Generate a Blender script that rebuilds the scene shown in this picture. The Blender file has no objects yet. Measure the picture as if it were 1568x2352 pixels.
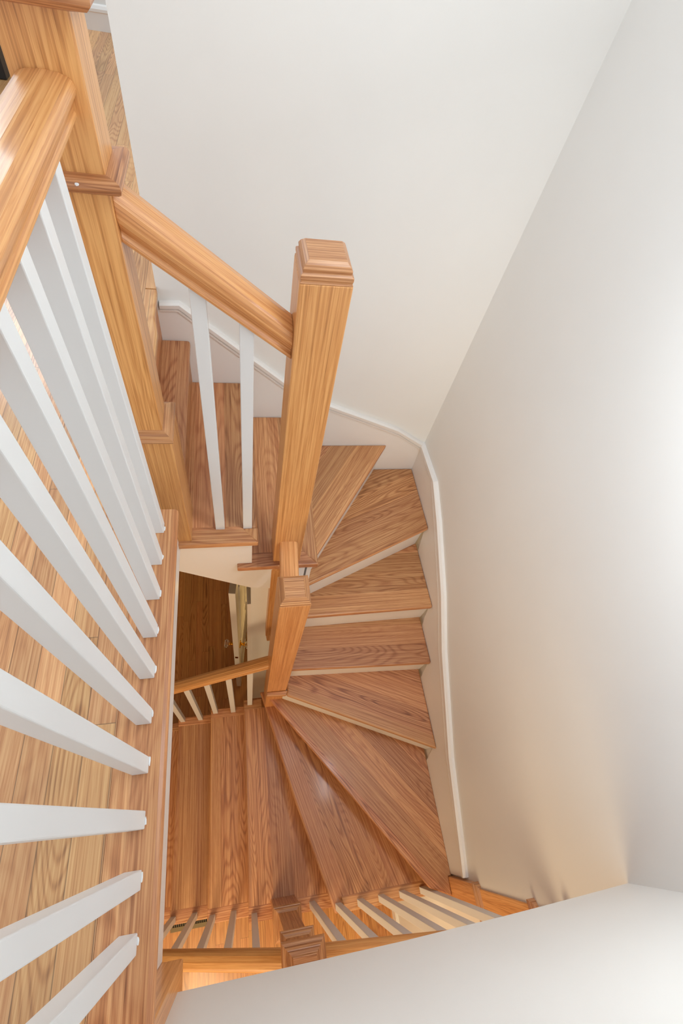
import bpy, bmesh, math, random
from mathutils import Vector, Matrix
random.seed(7)
C = bpy.context.scene.collection
sc = bpy.context.scene

# ------------------------------------------------------------------ camera, world, lights, exposure
CAMH = 0.930278602533247
RW = [[0.98101806, -0.129757015, 0.1441065], [-0.032285655, -0.842057104, -0.538421275], [0.19120984, 0.523548422, -0.830262517]]
cam_d = bpy.data.cameras.new('camera'); cam = bpy.data.objects.new('camera', cam_d); C.objects.link(cam)
r0, r1, r2 = [Vector(v) for v in RW]
m = Matrix.Identity(4)
for i in range(3):
    m[i][0] = r0[i]; m[i][1] = -r1[i]; m[i][2] = -r2[i]
m[2][3] = CAMH
cam.matrix_world = m
cam_d.sensor_fit = 'VERTICAL'; cam_d.sensor_height = 36.0; cam_d.sensor_width = 24.0
cam_d.lens = 1068.387497 * 36.0 / 2352.0
cam_d.shift_x = -(756.54760 - 784.0) / 2352.0
cam_d.shift_y = (1185.16587 - 1176.0) / 2352.0
cam_d.clip_start = 0.01
sc.camera = cam

sc.view_settings.view_transform = 'Standard'
sc.view_settings.look = 'None'
sc.view_settings.gamma = 1.0
sc.view_settings.use_curve_mapping = False
sc.view_settings.exposure = 0.05

w = bpy.data.worlds.new('world'); sc.world = w; w.use_nodes = True
bg = w.node_tree.nodes['Background']; bg.inputs[0].default_value = (0.86, 0.94, 1.0, 1); bg.inputs[1].default_value = 1.08

def area(name, loc, target, sx, sy, power, col, spread=180):
    l = bpy.data.lights.new(name, 'AREA'); l.shape = 'RECTANGLE'; l.size = sx; l.size_y = sy
    l.energy = power; l.color = col; l.spread = math.radians(spread)
    o = bpy.data.objects.new(name, l); C.objects.link(o); o.location = loc
    d = Vector(target) - Vector(loc); o.rotation_euler = d.to_track_quat('-Z', 'Y').to_euler()
    return o
def point(name, loc, power, col, rad):
    l = bpy.data.lights.new(name, 'POINT'); l.energy = power; l.color = col; l.shadow_soft_size = rad
    o = bpy.data.objects.new(name, l); C.objects.link(o); o.location = loc
    return o
# added fill light in the upper stairwell, the hall window, the warm rooms downstairs
area('wall_glow_fill', (0.775, 0.22, 0.80), (0.935, 0.22, 0.30), 0.30, 0.08, 7.0, (0.82, 0.92, 1.0), 170)  # unseen light added to make the bright glow on the east wall
point('stair_fill', (0.42, 0.55, 1.22), 11.0, (0.84, 0.93, 1.0), 0.16)  # cool fill with no fixture, added to brighten the stairwell from above
area('hall_window', (-1.7, 3.95, 2.0), (-0.6, 1.0, 0.3), 1.2, 1.0, 44, (0.86, 0.94, 1.0))
area('lower_lamp', (-0.9, -2.2, -1.3), (0.3, -0.3, -2.2), 2.2, 1.5, 44, (1.0, 0.76, 0.46))
area('lower_floor_fill', (-0.5, -1.5, -0.5), (-0.1, -0.9, -3.04), 0.5, 0.5, 6, (1.0, 0.80, 0.50), 110)  # extra warm fill added to brighten the lower floor
point('closet_lamp', (0.33, 1.3, -1.9), 2.2, (1.0, 0.66, 0.25), 0.06)

# ------------------------------------------------------------------ materials
def nt(name):
    mt = bpy.data.materials.new(name); mt.use_nodes = True
    return mt, mt.node_tree.nodes, mt.node_tree.links, mt.node_tree.nodes['Principled BSDF']
def srgb(r, g, b):
    f = lambda c: (c/255/12.92) if c/255 <= .04045 else ((c/255+.055)/1.055)**2.4
    return (f(r), f(g), f(b), 1)
def paint(name, col, rough=0.5, bump=0.0, scale=300, var=0.015):
    mt, N, L, P = nt(name)
    P.inputs['Roughness'].default_value = rough
    tc = N.new('ShaderNodeTexCoord'); ns = N.new('ShaderNodeTexNoise'); ns.inputs['Scale'].default_value = 3.0
    ns.inputs['Detail'].default_value = 3; L.new(tc.outputs['Object'], ns.inputs['Vector'])
    mr = N.new('ShaderNodeMapRange'); mr.inputs[1].default_value = .3; mr.inputs[2].default_value = .7
    mr.inputs[3].default_value = 1-var; mr.inputs[4].default_value = 1+var
    L.new(ns.outputs[0], mr.inputs[0])
    mx = N.new('ShaderNodeVectorMath'); mx.operation = 'SCALE'; mx.inputs[0].default_value = col[:3]
    L.new(mr.outputs[0], mx.inputs['Scale']); L.new(mx.outputs[0], P.inputs['Base Color'])
    if bump:
        n2 = N.new('ShaderNodeTexNoise'); n2.inputs['Scale'].default_value = scale; L.new(tc.outputs['Object'], n2.inputs['Vector'])
        b = N.new('ShaderNodeBump'); b.inputs['Strength'].default_value = bump; b.inputs['Distance'].default_value = .001
        L.new(n2.outputs[0], b.inputs['Height']); L.new(b.outputs[0], P.inputs['Normal'])
    return mt
def flat(name, col, rough=.4, metal=0, trans=0, ior=1.5):
    mt, N, L, P = nt(name)
    P.inputs['Base Color'].default_value = col; P.inputs['Roughness'].default_value = rough
    P.inputs['Metallic'].default_value = metal; P.inputs['Transmission Weight'].default_value = trans; P.inputs['IOR'].default_value = ior
    return mt
def oak(name, light, mid, dark, board=0.0, plank=0.0, rough=0.32, coat=0.25, tint=0.18, seam=False, ringv=10.0, ringf=150.0, ringa=.5, fine=.7):
    """oak grain in metres: u runs along the grain, v across it (both from the mesh's UV map)"""
    mt, N, L, P = nt(name)
    def mth(op, a, b=None, c=None):
        n = N.new('ShaderNodeMath'); n.operation = op
        for i, x in enumerate((a, b, c)):
            if x is None: continue
            if isinstance(x, (int, float)): n.inputs[i].default_value = x
            else: L.new(x, n.inputs[i])
        return n.outputs[0]
    uv = N.new('ShaderNodeUVMap'); uv.uv_map = 'grain'
    sp = N.new('ShaderNodeSeparateXYZ'); L.new(uv.outputs[0], sp.inputs[0]); u, v = sp.outputs[0], sp.outputs[1]
    oi = N.new('ShaderNodeObjectInfo'); rnd = oi.outputs['Random']
    def cmb(x, y, z):
        n = N.new('ShaderNodeCombineXYZ')
        for i, q in enumerate((x, y, z)):
            if isinstance(q, (int, float)): n.inputs[i].default_value = q
            else: L.new(q, n.inputs[i])
        return n.outputs[0]
    def white(vec):
        n = N.new('ShaderNodeTexWhiteNoise'); n.noise_dimensions = '3D'; L.new(vec, n.inputs['Vector']); return n
    bid = mth('MULTIPLY', rnd, 91.7)
    edge = None
    if board:
        vb = mth('DIVIDE', mth('ADD', v, mth('MULTIPLY', rnd, board)), board)
        row = mth('FLOOR', vb)
        if plank:
            shift = white(cmb(row, 3.1, 0.0)).outputs['Value']
            ub = mth('ADD', mth('DIVIDE', u, plank), mth('MULTIPLY', shift, 7.0))
            col_ = mth('FLOOR', ub)
            wn = white(cmb(row, col_, 1.7))
            fu = mth('FRACT', ub); eu = mth('MULTIPLY', mth('MINIMUM', fu, mth('SUBTRACT', 1.0, fu)), plank)
        else:
            wn = white(cmb(row, bid, 1.7)); eu = None
        fv = mth('FRACT', vb); ev = mth('MULTIPLY', mth('MINIMUM', fv, mth('SUBTRACT', 1.0, fv)), board)
        edge = mth('MINIMUM', ev, eu) if eu is not None else ev
    else:
        wn = white(cmb(bid, 0.3, 1.7))
    bsep = N.new('ShaderNodeSeparateColor'); L.new(wn.outputs['Color'], bsep.inputs[0])
    off = mth('MULTIPLY', wn.outputs['Value'], 57.0)
    def noise(vec, det=2.0, rg=.5):
        n = N.new('ShaderNodeTexNoise'); n.inputs['Scale'].default_value = 1.0; n.inputs['Detail'].default_value = det
        n.inputs['Roughness'].default_value = rg; L.new(vec, n.inputs['Vector']); return n.outputs[0]
    n1 = noise(cmb(mth('MULTIPLY', u, 1.4), mth('MULTIPLY', v, ringv), off), 1.0, .35)
    ring = mth('SINE', mth('MULTIPLY', n1, ringf)); ring = mth('MULTIPLY_ADD', ring, .5, .5); ring = mth('POWER', ring, 2.4)
    amp = mth('MULTIPLY_ADD', mth('POWER', bsep.outputs[1], 1.6), .85, .10)
    n2 = noise(cmb(mth('MULTIPLY', u, 4.0), mth('MULTIPLY', v, 300.0), off), 2.0, .6)
    n3 = noise(cmb(mth('MULTIPLY', u, .9), mth('MULTIPLY', v, 150.0), off), 2.0, .55)
    n4 = noise(cmb(mth('MULTIPLY', u, 22.0), mth('MULTIPLY', v, 900.0), off), 1.0, .5)
    f = mth('MULTIPLY', ring, mth('MULTIPLY', amp, ringa))
    f = mth('ADD', f, mth('MULTIPLY', mth('SUBTRACT', n3, .5), 1.05))
    sh = N.new('ShaderNodeMapRange'); sh.inputs[1].default_value = .38; sh.inputs[2].default_value = .62; sh.inputs[3].default_value = -.5; sh.inputs[4].default_value = .5; L.new(n2, sh.inputs[0])
    f = mth('ADD', f, mth('MULTIPLY', sh.outputs[0], mth('MULTIPLY', fine, .34)))
    pore = N.new('ShaderNodeMapRange'); pore.inputs[1].default_value = .60; pore.inputs[2].default_value = .72; L.new(n4, pore.inputs[0])
    f = mth('ADD', f, mth('MULTIPLY', pore.outputs[0], .22))
    f = mth('ADD', f, .22)
    cr = N.new('ShaderNodeValToRGB'); e = cr.color_ramp.elements
    e[0].position = 0.0; e[0].color = light; e[1].position = 1.0; e[1].color = dark
    k = cr.color_ramp.elements.new(.42); k.color = mid
    L.new(f, cr.inputs[0])
    hs = N.new('ShaderNodeHueSaturation')
    L.new(cr.outputs[0], hs.inputs['Color'])
    L.new(mth('MULTIPLY_ADD', bsep.outputs[0], tint*2, 1.0-tint), hs.inputs['Value'])
    L.new(mth('MULTIPLY_ADD', bsep.outputs[2], .008, .496), hs.inputs['Hue'])
    outc = hs.outputs[0]
    if seam and edge is not None:
        mr = N.new('ShaderNodeMapRange'); mr.inputs[1].default_value = .0003; mr.inputs[2].default_value = .0011
        mr.inputs[3].default_value = .45; mr.inputs[4].default_value = 1.0; L.new(edge, mr.inputs[0])
        sm = N.new('ShaderNodeVectorMath'); sm.operation = 'SCALE'; L.new(outc, sm.inputs[0]); L.new(mr.outputs[0], sm.inputs['Scale'])
        outc = sm.outputs[0]
    L.new(outc, P.inputs['Base Color'])
    P.inputs['Roughness'].default_value = rough
    P.inputs['Coat Weight'].default_value = coat; P.inputs['Coat Roughness'].default_value = .12
    bp = N.new('ShaderNodeBump'); bp.inputs['Strength'].default_value = .08; bp.inputs['Distance'].default_value = .001; bp.invert = True
    L.new(f, bp.inputs['Height']); L.new(bp.outputs[0], P.inputs['Normal'])
    return mt

M_TREAD = oak('oak_tread', srgb(210,155,106), srgb(176,114,71), srgb(108,62,36), board=.105, tint=.15, rough=.45, coat=.08, ringa=.40, fine=.85)
M_OAK = oak('oak_solid', srgb(224,166,106), srgb(202,138,80), srgb(144,90,48), tint=.05, rough=.36, coat=.18, ringv=26.0, ringf=110.0, ringa=.30, fine=1.15)
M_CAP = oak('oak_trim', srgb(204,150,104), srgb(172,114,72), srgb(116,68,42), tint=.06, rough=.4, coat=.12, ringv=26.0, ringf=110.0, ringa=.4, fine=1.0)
M_FLOOR = oak('oak_strip_floor', srgb(218,168,114), srgb(196,138,86), srgb(136,86,50), board=.048, plank=.75, tint=.13, ringa=.5, ringv=13.0, ringf=150.0, fine=.9, seam=True)
M_FLOOR_LOW = oak('oak_strip_floor_lower', srgb(212,154,92), srgb(186,124,68), srgb(128,76,38), board=.052, plank=.8, tint=.10, seam=True, ringa=.5, ringv=13.0, ringf=120.0)
M_WALL = paint('wall_paint', srgb(234,232,228), .6, .05, 500)
M_TRIM = paint('trim_paint', srgb(236,231,226), .35)
M_WHITE = paint('baluster_paint', srgb(224,225,225), .35)
M_BRASS = flat('brass', srgb(206,150,50), .25, 1)
M_CRYSTAL = flat('crystal', (1,1,1,1), .02, 0, 1, 1.52)
M_VENT = flat('vent_metal', srgb(112,96,70), .4, .6)
M_DARK = flat('dark_slot', srgb(24,20,18), .7)
M_BLACK = paint('black_lacquer', srgb(14,12,13), .35)
M_RAW = paint('raw_timber', srgb(176,164,148), .8)

# ------------------------------------------------------------------ mesh helpers
class MB:
    def __init__(s): s.v = []; s.f = []; s.g = []; s.o = Vector((random.random()*3, random.random()*3, 0))
    def face(s, pts, g):
        i = len(s.v); s.v += [tuple(p) for p in pts]; s.f.append(list(range(i, i+len(pts)))); s.g.append(Vector(g).normalized())
    def prism(s, poly, z0, z1, g=(1,0,0)):
        a = sum(poly[i][0]*poly[(i+1) % len(poly)][1]-poly[(i+1) % len(poly)][0]*poly[i][1] for i in range(len(poly)))
        if a < 0: poly = poly[::-1]
        n = len(poly)
        s.face([(x,y,z1) for x,y in poly], g); s.face([(x,y,z0) for x,y in poly[::-1]], g)
        for i in range(n):
            (xa,ya),(xb,yb) = poly[i], poly[(i+1) % n]
            s.face([(xa,ya,z0),(xb,yb,z0),(xb,yb,z1),(xa,ya,z1)], g)
        return s
    def box(s, x0,x1,y0,y1,z0,z1, g=(0,0,1)):
        return s.prism([(x0,y0),(x1,y0),(x1,y1),(x0,y1)], z0, z1, g)
    def extr(s, poly, axis, a0, a1, g=(1,0,0)):
        """polygon in the plane normal to axis ('x': (y,z), 'y': (x,z)), extruded from a0 to a1"""
        P = (lambda p,a: (a,p[0],p[1])) if axis == 'x' else (lambda p,a: (p[0],a,p[1]))
        n = len(poly)
        s.face([P(p,a0) for p in poly], g); s.face([P(p,a1) for p in poly[::-1]], g)
        for i in range(n):
            p, q = poly[i], poly[(i+1) % n]
            s.face([P(p,a0),P(p,a1),P(q,a1),P(q,a0)], g)
        return s
    def rings(s, cx, cy, prof, g=(0,0,1), x1=None, cap0=True, cap1=True):
        """stacked square rings (half width, z); x1 clips the square at a wall"""
        def sq(h, z):
            xb = cx+h if x1 is None else min(cx+h, x1)
            return [(cx-h,cy-h,z),(xb,cy-h,z),(xb,cy+h,z),(cx-h,cy+h,z)]
        for (h0,z0),(h1,z1) in zip(prof, prof[1:]):
            a, b = sq(h0,z0), sq(h1,z1)
            for i in range(4):
                j = (i+1) % 4; gi = g if g[2] else ((1,0,0) if i % 2 == 0 else (0,1,0))
                if h1 < 1e-6: s.face([a[i],a[j],b[0]], gi)
                else: s.face([a[i],a[j],b[j],b[i]], gi)
        if cap0 and prof[0][0] > 0: s.face(sq(*prof[0])[::-1], g)
        if cap1 and prof[-1][0] > 0: s.face(sq(*prof[-1]), g)
        return s
    def sweep(s, prof, p0, p1, plumb=(True, True)):
        """handrail: profile (across, up) run from p0 to p1; up is square to the run, ends cut plumb"""
        p0, p1 = Vector(p0), Vector(p1); d = (p1-p0).normalized()
        hd = Vector((d.x,d.y,0)).normalized(); side = Vector((-hd.y, hd.x, 0)); up = side.cross(d)*-1
        if up.z < 0: up = -up
        def ring(p, cut):
            out = []
            for a, b in prof:
                q = p + side*a + up*b
                if cut:
                    t = (q-p).dot(hd)/d.dot(hd); q = q - d*t
                out.append(q)
            return out
        A, B = ring(p0, plumb[0]), ring(p1, plumb[1]); n = len(prof)
        for i in range(n):
            j = (i+1) % n; s.face([A[i],B[i],B[j],A[j]], d)
        s.face(A, d); s.face(B[::-1], d)
        return s
    def lathe(s, base, axis, prof, n=20):
        base = Vector(base); ax = Vector(axis).normalized(); t = ax.orthogonal().normalized(); b = ax.cross(t)
        R = [[base+ax*h+(t*math.cos(2*math.pi*k/n)+b*math.sin(2*math.pi*k/n))*r for k in range(n)] for r, h in prof]
        for A, B in zip(R, R[1:]):
            for i in range(n):
                j = (i+1) % n; s.face([A[i],A[j],B[j],B[i]], ax)
        s.face(R[0][::-1], ax); s.face(R[-1], ax)
        return s
    def build(s, name, mat, parent=None, bevel=0.0, seg=2, smooth=False):
        me = bpy.data.meshes.new(name); me.from_pydata(s.v, [], s.f); me.update()
        uvl = me.uv_layers.new(name='grain')
        for p, g in zip(me.polygons, s.g):
            n = p.normal; t = n.cross(g)
            if t.length < .35:
                u_ = n.orthogonal().normalized(); t = n.cross(u_); k = .35; du = 8.7
            else:
                t.normalize(); u_ = g; k = 1.0; du = 0.0
            dv = (abs(n.x)*.37 + abs(n.y)*.61) if abs(n.z) < .6 else 0.0
            for li in p.loop_indices:
                co = me.vertices[me.loops[li].vertex_index].co
                uvl.data[li].uv = (co.dot(u_)*k + s.o.x + du, co.dot(t) + s.o.y + dv)
        bm = bmesh.new(); bm.from_mesh(me); bmesh.ops.remove_doubles(bm, verts=bm.verts, dist=1e-5)
        bmesh.ops.recalc_face_normals(bm, faces=bm.faces)
        bm.to_mesh(me); bm.free()
        me.materials.append(mat)
        o = bpy.data.objects.new(name, me); C.objects.link(o)
        if bevel:
            b = o.modifiers.new('bevel', 'BEVEL'); b.width = bevel; b.segments = seg; b.limit_method = 'ANGLE'; b.angle_limit = math.radians(35)
        if smooth:
            for p in me.polygons: p.use_smooth = True
        if parent is not None:
            o.parent = parent
            o.matrix_parent_inverse = Matrix.Translation(-parent_loc(parent))
        return o
def parent_loc(p):
    v = Vector(p.location) if p.type == 'EMPTY' else Vector((0,0,0))
    return v
def thing(name, label, cat, loc=(0,0,0), group=None):
    o = bpy.data.objects.new(name, None); C.objects.link(o); o.location = loc; o.empty_display_size = .05
    o['label'] = label; o['category'] = cat
    if group: o['group'] = group
    return o
def struct(o): o['kind'] = 'structure'; return o

RISE = .19
Z = lambda k: -RISE*k
ZF = -3.04                      # lower floor
XR, YN, YS = .935, 1.485, -.264
XE = -.24                       # free end of the back wall

# ------------------------------------------------------------------ room shell
struct(MB().box(-3.2,-.222,-1.4,.622,-.02,0,(0,1,0)).box(-3.2,-.270,.622,1.474,-.02,0,(0,1,0)).box(-3.2,-.2385,1.474,4.02,-.02,0,(0,1,0)).build('floor', M_FLOOR))
struct(MB().box(-3.2,-.2,-1.4,.622,-.425,-.02).box(-3.2,-.270,.622,1.474,-.425,-.02).box(-3.2,-.2405,1.474,4.02,-.425,-.02).build('ceiling_lower', M_WALL))
struct(MB().box(-.2,1.05,-3.2,YS-.115,-.425,-.2).box(-3.2,-.2,-3.2,-1.4,-.425,-.2).build('ceiling_lower_front', M_WALL))
struct(MB().box(-3.2,1.05,-3.2,3.2,ZF-.05,ZF,(0,1,0)).build('floor', M_FLOOR_LOW))
nw = [(XE,2.4),(XE,-.9),(.05,-.9),(.05,ZF),(XR+.115,ZF),(XR+.115,2.4)]
struct(MB().extr(nw,'y',YN,YN+.115).build('wall_north', M_WALL))
struct(MB().box(XR,XR+.115,-3.2,YN,ZF,2.4).build('wall_east', M_WALL))
struct(MB().extr([(-.146,2.4),(-.146,-.343),(.32,-.358),(.44,-.371),(.566,-.382),(.661,-.395),(.80,-.416),(XR,-.438),(XR,2.4)],'y',YS-.115,YS).build('wall_south', M_WALL))
struct(MB().box(-3.2,XE+.115,4.02,4.13,0,2.4).build('wall_hall', M_WALL))
hb = [(4.02,0),(4.005,0),(4.005,.075),(4.0,.08),(4.0,.092),(4.007,.105),(4.02,.11)]
struct(MB().extr(hb,'x',-3.2,-.3).build('baseboard_hall', M_TRIM))
struct(MB().box(-3.2,-3.08,-3.2,3.2,ZF,-.425).build('wall_lower_west', M_WALL))
struct(MB().box(-3.2,1.05,-3.3,-3.2,ZF,-.425).build('wall_lower_front', M_WALL))
struct(MB().box(-3.2,1.05,3.2,3.3,ZF,-.425).build('wall_lower_north', M_WALL))
struct(MB().box(-.24,1.05,YN+.115,3.3,-.425,-.02).build('ceiling_lower_back', M_WALL))
struct(MB().box(XR,XR+.115,YN,3.3,ZF,-.425).build('wall_lower_east', M_WALL))
struct(MB().box(.923,XR,-3.2,-.45,ZF,ZF+.11).box(.918,XR,-3.2,-.45,ZF+.085,ZF+.105).build('baseboard_lower_east', M_TRIM))
# wall below the upper flight with its casing and the hung door
struct(MB().box(.04,.115,.80,.885,ZF,-.79).box(.115,.30,.80,.885,ZF,-1.0).build('wall_under_stair', M_WALL))
# fascia of the landing
struct(MB().extr([(-.23,-.425),(.749,-.425),(.749,-.36),(.622,-.36),(.622,-.026),(-.23,-.026)],'x',-.205,-.1865).build('trim_1', M_TRIM, bevel=.001))

# ------------------------------------------------------------------ skirting on the stair walls
def cap_ribbon(mb, top, bot, to3d):
    prof = [(0,.0),(0,.017),(.2,.018),(.26,.014),(.38,.014),(.46,.022),(.86,.023),(1,.013),(1,0)]
    rows = [[to3d(b[0]+(t[0]-b[0])*q, b[1]+(t[1]-b[1])*q, o) for q,o in prof] for t,b in zip(top,bot)]
    for A,B in zip(rows, rows[1:]):
        for i in range(len(prof)-1): mb.face([A[i],B[i],B[i+1],A[i+1]], (1,0,0))
    mb.face(rows[0], (1,0,0)); mb.face(rows[-1][::-1], (1,0,0))
nt_ = [(-.236,-.0485),(-.171,-.0445),(-.135,-.076),(-.078,-.127),(.206,-.371),(.397,-.488),(.601,-.576),(.758,-.644),(.935,-.762)]
nb_ = [(-.236,-.0775),(-.180,-.0765),(-.136,-.117),(-.080,-.167),(.204,-.413),(.397,-.524),(.593,-.610),(.781,-.696),(.935,-.806)]
et_ = [(1.485,-.755),(1.23,-.745),(1.048,-.825),(.753,-.984),(.54,-1.133),(.111,-1.361),(-.345,-1.525)]
eb_ = [(1.485,-.800),(1.258,-.788),(1.084,-.880),(.781,-1.050),(.562,-1.205),(.118,-1.424),(-.345,-1.567)]
mb = MB(); cap_ribbon(mb, nt_, nb_, lambda a,z,o: (a,YN-o,z))
mb.extr([(x,z+.004) for x,z in nb_]+[(.935,-1.0),(.70,-1.0),(.62,-.80),(.30,-.80),(.25,-.62),(.03,-.62),(0,-.43),(-.18,-.43),(-.215,-.22),(-.262,-.22),(-.262,-.08)],'y',YN-.012,YN)
struct(mb.build('baseboard_north', M_TRIM))
mb = MB(); cap_ribbon(mb, et_, eb_, lambda a,z,o: (XR-o,a,z))
low = [(1.485,-1.0),(1.12,-1.0),(1.06,-1.18),(.78,-1.18),(.72,-1.37),(.55,-1.37),(.50,-1.56),(.18,-1.56),(.12,-1.75),(-.345,-1.75)]
mb.extr([(y,z+.004) for y,z in eb_]+low[::-1],'x',XR-.012,XR)
struct(mb.build('baseboard_east', M_TRIM))

# ------------------------------------------------------------------ staircase
st = thing('staircase', 'oak winder staircase with white risers turning down through the stairwell between white walls', 'staircase', (.5,.5,ZF))
TH = .026
def tread(k, poly, g, rets=(), name='tread'):
    t = MB().prism(poly, Z(k)-TH, Z(k), g).build(name, M_TREAD, st, bevel=.009, seg=3)
    for rp, rg in rets:
        mv = {-.384:-.373, .557:.546, .562:.551, .568:.557, .574:.563, .789:.800, .79:.801}
        rp = [(x, mv.get(y, y)) for x, y in rp]
        o = MB().prism(rp, Z(k)-TH, Z(k)+.0006, rg).build('return_nosing', M_TREAD, st, bevel=.004, seg=3)
        o.parent = t; o.matrix_parent_inverse = Matrix.Identity(4)
    return t
def riser(k, a, b, d=.018, th=.016, mat=None):
    """white board under the nosing of tread k, its plan line a-b set back by d on the left of a->b"""
    a, b = Vector((a[0],a[1])), Vector((b[0],b[1])); t = (b-a).normalized(); n = Vector((-t.y,t.x))
    p, q = a+n*d, b+n*d
    MB().prism([tuple(p),tuple(q),tuple(q+n*th),tuple(p+n*th)], Z(k+1), Z(k)-TH, (t.x,t.y,0)).build('riser', mat or M_TRIM, st)
IY = .741
# landing nosing at the head of the stair
MB().prism([(-.275,.869),(-.219,.869),(-.220,1.25),(-.233,1.34),(-.235,YN-.012),(-.275,YN-.012)],-TH,.0005,(0,1,0)).build('tread', M_FLOOR, st, bevel=.007, seg=3)
riser(0, (-.222,.75), (-.222,YN-.012), .024, mat=M_TREAD)
tread(1, [(-.30,.80),(-.152,.80),(-.152,YN-.012),(-.30,YN-.012)], (0,1,0)); riser(1, (-.152,.75), (-.152,YN-.012), .010, mat=M_TREAD)
tread(2, [(-.20,.789),(.004,.789),(.058,.789),(.064,YN-.012),(-.20,YN-.012)], (0,1,0),
      [([(-.196,.737),(.058,.737),(.006,.789),(-.196,.789)],(1,0,0))])
MB().prism([(.058,.737),(.059,.79),(.010,.79),(.010,.785)], Z(2)-TH, Z(2)+.0003, (0,1,0)).build('tread', M_TREAD, st, bevel=.007)
riser(2, (.058,.76), (.064,YN-.012))
tread(3, [(.03,.79),(.225,.79),(.278,.742),(.283,.96),(.31,YN-.012),(.03,YN-.012)], (0,1,0),
      [([(-.011,.742),(.278,.742),(.226,.79),(-.011,.79)],(1,0,0))])
riser(3, (.279,.76), (.31,YN-.012))
d4 = Vector((.735-.253,YN-.795)).normalized()
tread(4, [(.215,.76),(.228,.760),(.253,.795),(.732,YN-.012),(.27,YN-.012),(.215,.86)], (d4.x,d4.y,0)); riser(4, (.235,.770), (.732,YN-.012), .016)
d5 = Vector((.654,.272)).normalized()
tread(5, [(.277,.845),(.288,.830),(.923,1.096),(.923,YN-.012),(.67,YN-.012),(.277,.90)], (d5.x,d5.y,0)); riser(5, (.268,.824), (.923,1.096), .02)
tread(6, [(.21,.751),(.923,.756),(.923,1.12),(.25,.86),(.21,.86)], (1,.0,0)); riser(6, (.21,.751), (.923,.756), .02)
tread(7, [(.208,.565),(.286,.562),(.607,.547),(.923,.534),(.923,.79),(.208,.79)], (1,-.03,0)); riser(7, (.21,.564), (.923,.534), .02)
d8 = Vector((.719,-.327)).normalized()
tread(8, [(.210,.515),(.204,.492),(.923,.166),(.923,.57),(.21,.60)], (d8.x,d8.y,0),
      [([(.108,.497),(.204,.492),(.212,.515),(.108,.515)],(1,0,0))]); riser(8, (.150,.515), (.923,.166), .02)
d9 = Vector((.70,-.90)).normalized()
tread(9, [(.108,.520),(.128,.518),(.813,-.385),(.836,-.390),(.906,-.425),(.908,-.352),(.923,-.352),(.923,.19),(.20,.545)], (d9.x,d9.y,0)); riser(9, (.16,.50), (.78,-.28), .045)
d10 = Vector((.284,-.952)).normalized()
tread(10, [(.086,.602),(.109,.526),(.244,.020),(.386,-.437),(.440,-.437),(.420,-.3845),(.906,-.384),(.923,-.30),(.16,.53),(.15,.602)], (d10.x,d10.y,0),
      [([(.4405,-.437),(.935,-.437),(.935,-.384),(.4205,-.384)],(1,0,0))]); riser(10, (.12,.54), (.345,-.30), .03)
tread(11, [(-.006,.557),(-.017,-.384),(.45,-.384),(.16,.557)], (0,1,0),
      [([(-.017,-.437),(.40,-.437),(.40,-.384),(-.016,-.384)],(1,0,0)), ([(-.006,.557),(.10,.557),(.10,.603),(-.006,.603)],(1,0,0))])
riser(11, (-.006,.6), (-.017,-.43), .02)
tread(12, [(-.214,.562),(-.227,-.384),(.02,-.384),(.02,.562)], (0,1,0),
      [([(-.228,-.437),(.01,-.437),(.01,-.384),(-.227,-.384)],(1,0,0)), ([(-.214,.562),(.01,.562),(.01,.606),(-.213,.606)],(1,0,0))])
riser(12, (-.214,.6), (-.227,-.43), .02)
tread(13, [(-.431,.568),(-.440,-.384),(-.20,-.384),(-.20,.568)], (0,1,0),
      [([(-.440,-.437),(-.20,-.437),(-.20,-.384),(-.440,-.384)],(1,0,0)), ([(-.431,.568),(-.20,.568),(-.20,.612),(-.431,.612)],(1,0,0))])
riser(13, (-.431,.6), (-.44,-.43), .02)
for k in (14, 15):
    x0 = -.437-.2135*(k-13)
    tread(k, [(x0,.574),(x0,-.384),(x0+.24,-.384),(x0+.24,.574)], (0,1,0),
          [([(x0,-.437),(x0+.24,-.437),(x0+.24,-.384),(x0,-.384)],(1,0,0)), ([(x0,.574),(x0+.24,.574),(x0+.24,.618),(x0,.618)],(1,0,0))])
    riser(k, (x0,.6), (x0,-.43), .02)
# strings: white boards that carry the step ends
up = [(-.196,-.407),(.033,-.407),(.033,-.597),(.115,-.597),(.115,-.80),(.075,-.79),(.036,-.782),(-.26,-.570),(-.26,-.407)]
MB().extr(up,'y',.76,.785).build('string', M_TRIM, st)
sf = MB(); sf.extr([(-.26,-.570),(.036,-.782),(.115,-.79),(.115,-.77),(.036,-.76),(-.26,-.548)],'y',.785,YN)
sf.build('soffit', M_TRIM, st)
inner = [(.56,-1.36),(.56,-1.75),(.80,-1.75),(.80,-.80),(.762,-.80),(.762,-1.17),(.61,-1.17),(.61,-1.36)]
MB().extr([(.612,-1.9),(.80,-1.9),(.80,-.60),(.612,-.60)],'x',.155,.208).build('string', M_TRIM, st)
MB().extr([(.612,-1.36),(.80,-1.36),(.80,-.60),(.745,-.60),(.745,-1.17),(.612,-1.17)],'x',.208,.232).build('string', M_TRIM, st)
ot = []
def low_string(y0, y1, xs):
    p = []
    for k, x in xs: p += [(x, Z(k)-TH)]
    return p
os_ = [(-.85,ZF),(-.85,Z(15)-TH),(-.63,Z(15)-TH),(-.63,Z(14)-TH),(-.42,Z(14)-TH),(-.42,Z(13)-TH),(-.205,Z(13)-TH),(-.205,Z(12)-TH),(.005,Z(12)-TH),(.005,Z(11)-TH),(.43,Z(11)-TH),(.43,Z(10)-TH),(.935,Z(10)-TH),(.935,Z(10)-.25),(.2,Z(11)-.25),(-.5,ZF)]
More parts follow.
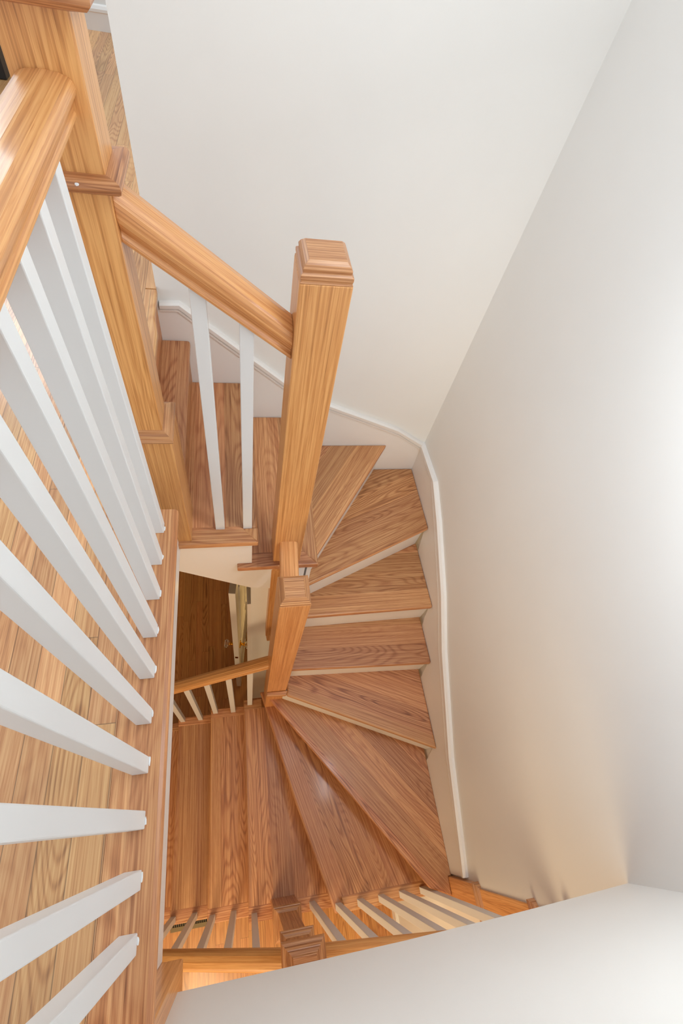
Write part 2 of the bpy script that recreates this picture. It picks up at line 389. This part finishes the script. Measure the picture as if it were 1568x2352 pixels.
MB().extr(os_,'y',-.425,-.40).build('string', M_TRIM, st)
is_ = [(-.85,ZF),(-.85,Z(15)-TH),(-.63,Z(15)-TH),(-.63,Z(14)-TH),(-.42,Z(14)-TH),(-.42,Z(13)-TH),(-.205,Z(13)-TH),(-.205,Z(12)-TH),(.005,Z(12)-TH),(.005,Z(11)-TH),(.10,Z(11)-TH),(.10,Z(11)-.25),(-.5,ZF)]
MB().extr(is_,'y',.572,.595).build('string', M_TRIM, st)

# ------------------------------------------------------------------ railings
def boxed_newel(par, cx, cy, zb, zblock, zcol, zcap, x1=None, name='newel_post', plaincol=False, wood=None):
    wood = wood or M_OAK
    hS, hB = .0412, .0595
    n = MB().rings(cx, cy, [(hS,zblock),(hS,zcap)], x1=x1).build(name, wood, par, bevel=.0025)
    def sub(nm, prof, g=(0,0,1), bv=.0):
        o = MB().rings(cx, cy, prof, g, x1=x1).build(nm, wood if nm == 'base_block' else M_CAP, par, bevel=bv)
        o.parent = n; o.matrix_parent_inverse = Matrix.Identity(4); return o
    sub('base_block', [(hB,zb),(hB,zblock)], (0,0,1), .002)
    sub('base_moulding', [(.0600,zblock-.001),(.0630,zblock+.002),(.0640,zblock+.007),(.0610,zblock+.012),(.0570,zblock+.013),(.0555,zblock+.018),(.0500,zblock+.021),(.0470,zblock+.022),(.0412,zblock+.024)], (1,0,0))
    sub('collar', ([(.0412,zcol),(.056,zcol),(.0600,zcol+.003),(.0615,zcol+.009),(.0600,zcol+.015),(.0560,zcol+.018),(.0412,zcol+.019)] if plaincol else [(.0412,zcol),(.057,zcol),(.0605,zcol+.003),(.0610,zcol+.007),(.0590,zcol+.010),(.0560,zcol+.011),(.0545,zcol+.015),(.0500,zcol+.018),(.0470,zcol+.019),(.0412,zcol+.022)]), (1,0,0))
    sub('cap', [(.0412,zcap-.012),(.064,zcap-.006),(.070,zcap),(.071,zcap+.012),(.068,zcap+.020),(.060,zcap+.024),(.059,zcap+.030),(.053,zcap+.036),(.050,zcap+.037),(.049,zcap+.044),(.042,zcap+.048),(.040,zcap+.049),(.038,zcap+.055),(.036,zcap+.056)], (1,0,0))
    return n
def rail_prof(w=.066, h=.066):
    a = w/2
    half = [(a*.66,0),(a*.86,0),(a*.88,h*.10),(a*.74,h*.17),(a*.72,h*.22),(a*.80,h*.30),(a*.96,h*.42),(a,h*.52),(a*.985,h*.66),(a*.90,h*.80),(a*.80,h*.86),(a*.55,h*.95),(0,h)]
    return half + [(-x,y) for x,y in half[:-1]][::-1]
lh = [(.022,0),(.026,0),(.0265,.006),(.0245,.011),(.0265,.017),(.0315,.024),(.0332,.031),(.0315,.037),(.027,.0405),(.018,.0435),(0,.045)]
level_prof = lh + [(-x,y) for x,y in lh[:-1]][::-1]
def baluster(par, x0, y0, sx, sy, z0, ztop, slope=(0,0), lean=(0,0)):
    """square white baluster; top cut to the rail: ztop at its centre, slope dz/dx, dz/dy"""
    mb = MB(); x1, y1 = x0+sx, y0+sy; xc, yc = x0+sx/2, y0+sy/2
    zt = lambda x,y: ztop + slope[0]*(x-xc) + slope[1]*(y-yc)
    c = [(x0,y0),(x1,y0),(x1,y1),(x0,y1)]
    b = [(x,y,z0) for x,y in c]; t = [(x+lean[0],y+lean[1],zt(x,y)) for x,y in c]
    mb.face(b[::-1],(0,0,1)); mb.face(t,(0,0,1))
    for i in range(4):
        j = (i+1) % 4; mb.face([b[i],b[j],t[j],t[i]],(0,0,1))
    return mb.build('baluster', M_WHITE, par, bevel=.0015)

# landing railing (left): newels at both ends, ten balusters, level handrail
AX, AY, BX, BY = -.2055, .809, -.2040, -.290
ld = thing('stair_railing', 'level oak railing with white balusters along the upper landing edge', 'railing', (-.2,.25,0))
boxed_newel(ld, AX, AY, -.379, .078, .589, .776, plaincol=True)
boxed_newel(ld, BX, BY, -.425, .078, .589, .776, plaincol=True)
MB().sweep(level_prof, (-.209,BY+.041,.668), (-.209,AY-.041,.668)).build('handrail', M_OAK, ld, smooth=False, bevel=.002)
nose = [(-.222,-TH),(-.145,-TH),(-.140,-.023),(-.137,-.017),(-.137,-.009),(-.140,-.003),(-.146,.0004),(-.222,.0004)]
MB().extr(nose,'y',-.2285,.620,(0,1,0)).build('base_rail', M_TREAD, ld, bevel=.002)
for y in (.556,.4775,.3985,.3200,.2420,.1630,.0850,.0060,-.0715,-.1455):
    baluster(ld, -.1905, y, .0265, .0255, 0.0, .671, lean=(-.0190,.112*(y+.013)))

def fleck(mb, x, y, z, a, b, c):
    top = (x, y, z+c); ring = [(x+a*math.cos(t)*random.uniform(.6,1.2), y+b*math.sin(t)*random.uniform(.6,1.2), z) for t in [i*math.pi/4 for i in range(8)]]
    for i in range(8): mb.face([ring[i], ring[(i+1) % 8], top], (1,0,0))
for y in (.556,.4775,.3985,.3200,.2420,.1630,.0850,.0060,-.0715,-.1455):
    fk = MB(); fleck(fk, -.1632, y+.013+random.uniform(-.004,.006), .0003, .0026, random.uniform(.006,.011), .0010)
    fk.build('filler', M_WHITE, ld)
hp = MB().lathe((AX+.006, AY-.0605, .602), (0,-.55,.83), [(.0030,0),(.0024,.0008),(.001,.0010)], 7).build('filled_nail_hole', M_WHITE, ld)

# railing of the upper flight: tall newel, sloping handrail, two balusters, short rail down to the next newel
fl = thing('stair_railing', 'sloping oak railing on the top flight with a tall square newel and two white balusters', 'railing', (.16,.81,Z(3)))
def plain_newel(par, cx, cy, z0, z1, capprof, pend=False):
    h = .048
    prof = [(h,z0),(h,z1)] if not pend else [(.040,z0),(.048,z0+.10),(.051,z0+.12),(.051,-.64),(.048,-.62),(h,z1)]
    n = MB().rings(cx, cy, prof).build('newel_post', M_OAK, par, bevel=.0025)
    o = MB().rings(cx, cy, capprof, (1,0,0)).build('cap', M_CAP, par, bevel=.001)
    o.parent = n; o.matrix_parent_inverse = Matrix.Identity(4)
    return n
z1 = .474
plain_newel(fl, .163, .809, -1.50, z1, [(.048,z1),(.0455,z1+.003),(.0470,z1+.008),(.0470,z1+.014),(.0425,z1+.017),(.0435,z1+.024),(.0400,z1+.030),(.0330,z1+.036)], pend=True)
sl = (.300-.512)/(.115+.164)
MB().sweep(rail_prof(.066,.060), (AX+.041,.808,.512), (.115,.808,.300)).build('handrail', M_OAK, fl, bevel=.0015)
for x in (-.0735,.0125):
    baluster(fl, x, .788, .028, .027, Z(2), .512+sl*(x+.014-AX-.041)+.004, (sl,0))

flat_prof = [(-.022,0),(.022,0),(.026,.008),(.023,.016),(.029,.026),(.031,.036),(.029,.046),(.020,.050),(-.020,.050),(-.029,.046),(-.031,.036),(-.029,.026),(-.023,.016),(-.026,.008)]
lo = thing('stair_railing', 'oak railing falling along the inner well of the lower flight from a capped newel', 'railing', (.158,.564,Z(10)))
z1 = -.392
plain_newel(lo, .158, .564, Z(10), z1, [(.048,z1),(.0455,z1+.003),(.0475,z1+.006),(.0475,z1+.012),(.0440,z1+.016),(.0440,z1+.018),(.0320,z1+.032),(.0300,z1+.030)])
MB().sweep(flat_prof, (.161,.762,-.478), (.153,.611,-.478)).build('handrail', M_OAK, lo, bevel=.0015)
ia, ib = (.111,.590,-1.279), (-.62,.609,-1.845)
isl = (ib[2]-ia[2])/(ib[0]-ia[0])
MB().sweep(rail_prof(.056,.050), ia, ib).build('handrail', M_OAK, lo, bevel=.0015)
for x, k, y in ((.014,11,.572),(-.089,12,.575),(-.198,12,.579),(-.305,13,.583),(-.417,13,.584),(-.524,14,.586)):
    baluster(lo, x, y, .0285, .0275, Z(k), ia[2]+isl*(x+.014-ia[0])+.004, (isl,0))

# outer railing of the lower flight
CX, CY, DX, DY = .1565, -.418, .968, -.4135
oo = thing('stair_railing', 'oak railing with moulded newels on the outer side of the lower flight', 'railing', (CX,CY,Z(11)))
boxed_newel(oo, CX, CY, Z(11), -1.805, -1.282, -1.056, wood=M_CAP)  # browner oak puts the shade on this newel into its colour
boxed_newel(oo, DX, DY, Z(10), -1.433, -.975, -.775, x1=XR)
la, lb = (CX-.041,-.418,-1.212), (-.74,-.418,-1.212-.846*.856)
MB().sweep(rail_prof(.062,.056), la, lb).build('handrail', M_OAK, oo, bevel=.0015)
ra, rb = (CX+.041,-.418,-1.192), (DX-.041,-.418,-1.192+.455*.73)
MB().sweep(rail_prof(.062,.056), ra, rb).build('handrail', M_OAK, oo, bevel=.0015)
for x, k in ((-.003,11),(-.108,12),(-.2155,12),(-.322,13),(-.436,13),(-.54,14)):
    baluster(oo, x, -.428, .0285, .0275, Z(k), la[2]+.846*(x+.014-la[0])+.004, (.846,0))
for x, k in ((.286,11),(.390,10),(.497,10),(.602,10),(.708,10),(.814,10)):
    baluster(oo, x, -.4245, .0295, .0275, Z(k), ra[2]+.455*(x+.014-ra[0])+.004, (.455,0))

# ------------------------------------------------------------------ door under the stairs
dv = Vector((math.sin(math.radians(8)), math.cos(math.radians(8)), 0)); dn = Vector((dv.y,-dv.x,0))
dc = Vector((-.0445,.903,0)); zb, zt = ZF+.008, -1.164
def dbox(mb, u0,u1,n0,n1,z0,z1):
    p = [dc+dv*a+dn*b for a,b in ((u0,n0),(u0,n1),(u1,n1),(u1,n0))]
    return mb.prism([(q.x,q.y) for q in p], z0, z1)
door = struct(dbox(MB(),0,.72,-.0165,.0165,zb,zt-.001).build('door_1', M_TRIM, bevel=.0015))
dbox(MB(),.002,.718,-.016,.016,zt-.001,zt).build('top_edge', M_RAW, door)
for s in (1,-1):
    mb = MB()
    for (a,b,c,d) in ((.09,.34,zb+.20,zb+.80),(.40,.63,zb+.20,zb+.80),(.09,.34,zb+.95,zt-.12),(.40,.63,zb+.95,zt-.12)):
        for u0,u1,q0,q1 in ((a,b,c,c+.018),(a,b,d-.018,d),(a,a+.018,c+.0182,d-.0182),(b-.018,b,c+.0182,d-.0182)):
            dbox(mb,u0,u1,*(sorted((s*.0155,s*.024))),q0,q1)
    mb.build('panel_moulding', M_TRIM, door)
for s in (1,-1):
    base = dc+dv*.055+dn*(s*.0165); base.z = -2.105
    kn = MB().lathe(base, dn*s, [(.0245,0),(.026,.003),(.022,.006),(.012,.008),(.009,.012),(.0075,.022),(.010,.026),(.014,.030),(.012,.034)], 20).build('door_knob', M_BRASS, door, smooth=True)
    cr = MB().lathe(base+dn*(s*.033), dn*s, [(.012,0),(.017,.004),(.027,.014),(.029,.020),(.027,.026),(.018,.031),(.008,.032)], 8).build('knob_crystal', M_CRYSTAL, door)
    cr.parent = kn
lt = MB(); dbox(lt,-.0012,.004,-.010,.010,-2.235,-2.200); l1 = lt.build('latch', M_BRASS, door)
dbox(MB(),-.0016,.003,-.004,.004,-2.224,-2.211).build('latch_bolt', M_DARK, door)
jb = struct(MB().box(.024,.040,.80,.884,ZF,-1.051).build('trim_2', M_TRIM))
MB().box(.0245,.0398,.8005,.8835,-1.051,-1.050).build('top_edge', M_RAW, jb)

# ------------------------------------------------------------------ floor vent and hall cabinet
vt = thing('floor_vent', 'brown metal floor register in the lower floor beside the stair foot', 'floor vent', (-.385,-.492,ZF))
vx0, vx1, vy0, vy1 = -.505, -.262, -.545, -.438
mb = MB().box(vx0,vx1,vy0,vy0+.022,ZF,ZF+.006).box(vx0,vx1,vy1-.012,vy1,ZF,ZF+.006).box(vx0,vx0+.014,vy0+.022,vy1-.012,ZF,ZF+.006).box(vx1-.014,vx1,vy0+.022,vy1-.012,ZF,ZF+.006)
mb.build('frame', M_VENT, vt, bevel=.001)
MB().box(vx0+.014,vx1-.014,vy0+.022,vy1-.012,ZF,ZF+.001).build('duct', M_DARK, vt)
mb = MB(); x = vx0+.022
while x < vx1-.02:
    mb.box(x,x+.004,vy0+.022,vy1-.012,ZF+.001,ZF+.005); x += .0125
mb.build('louvres', M_VENT, vt)
cb = thing('cabinet', 'black cabinet standing on the hall floor beyond the landing newel', 'cabinet', (-1.35,3.3,0))
MB().box(-1.70,-1.00,3.06,3.60,.0,.80).build('body', M_BLACK, cb, bevel=.004)
MB().box(-1.72,-.985,3.04,3.62,.80,.83).build('top', M_BLACK, cb, bevel=.006)
MB().box(-1.68,-1.36,3.045,3.06,.08,.77).build('door', M_BLACK, cb, bevel=.003)
MB().box(-1.34,-1.02,3.045,3.06,.08,.77).build('door', M_BLACK, cb, bevel=.003)
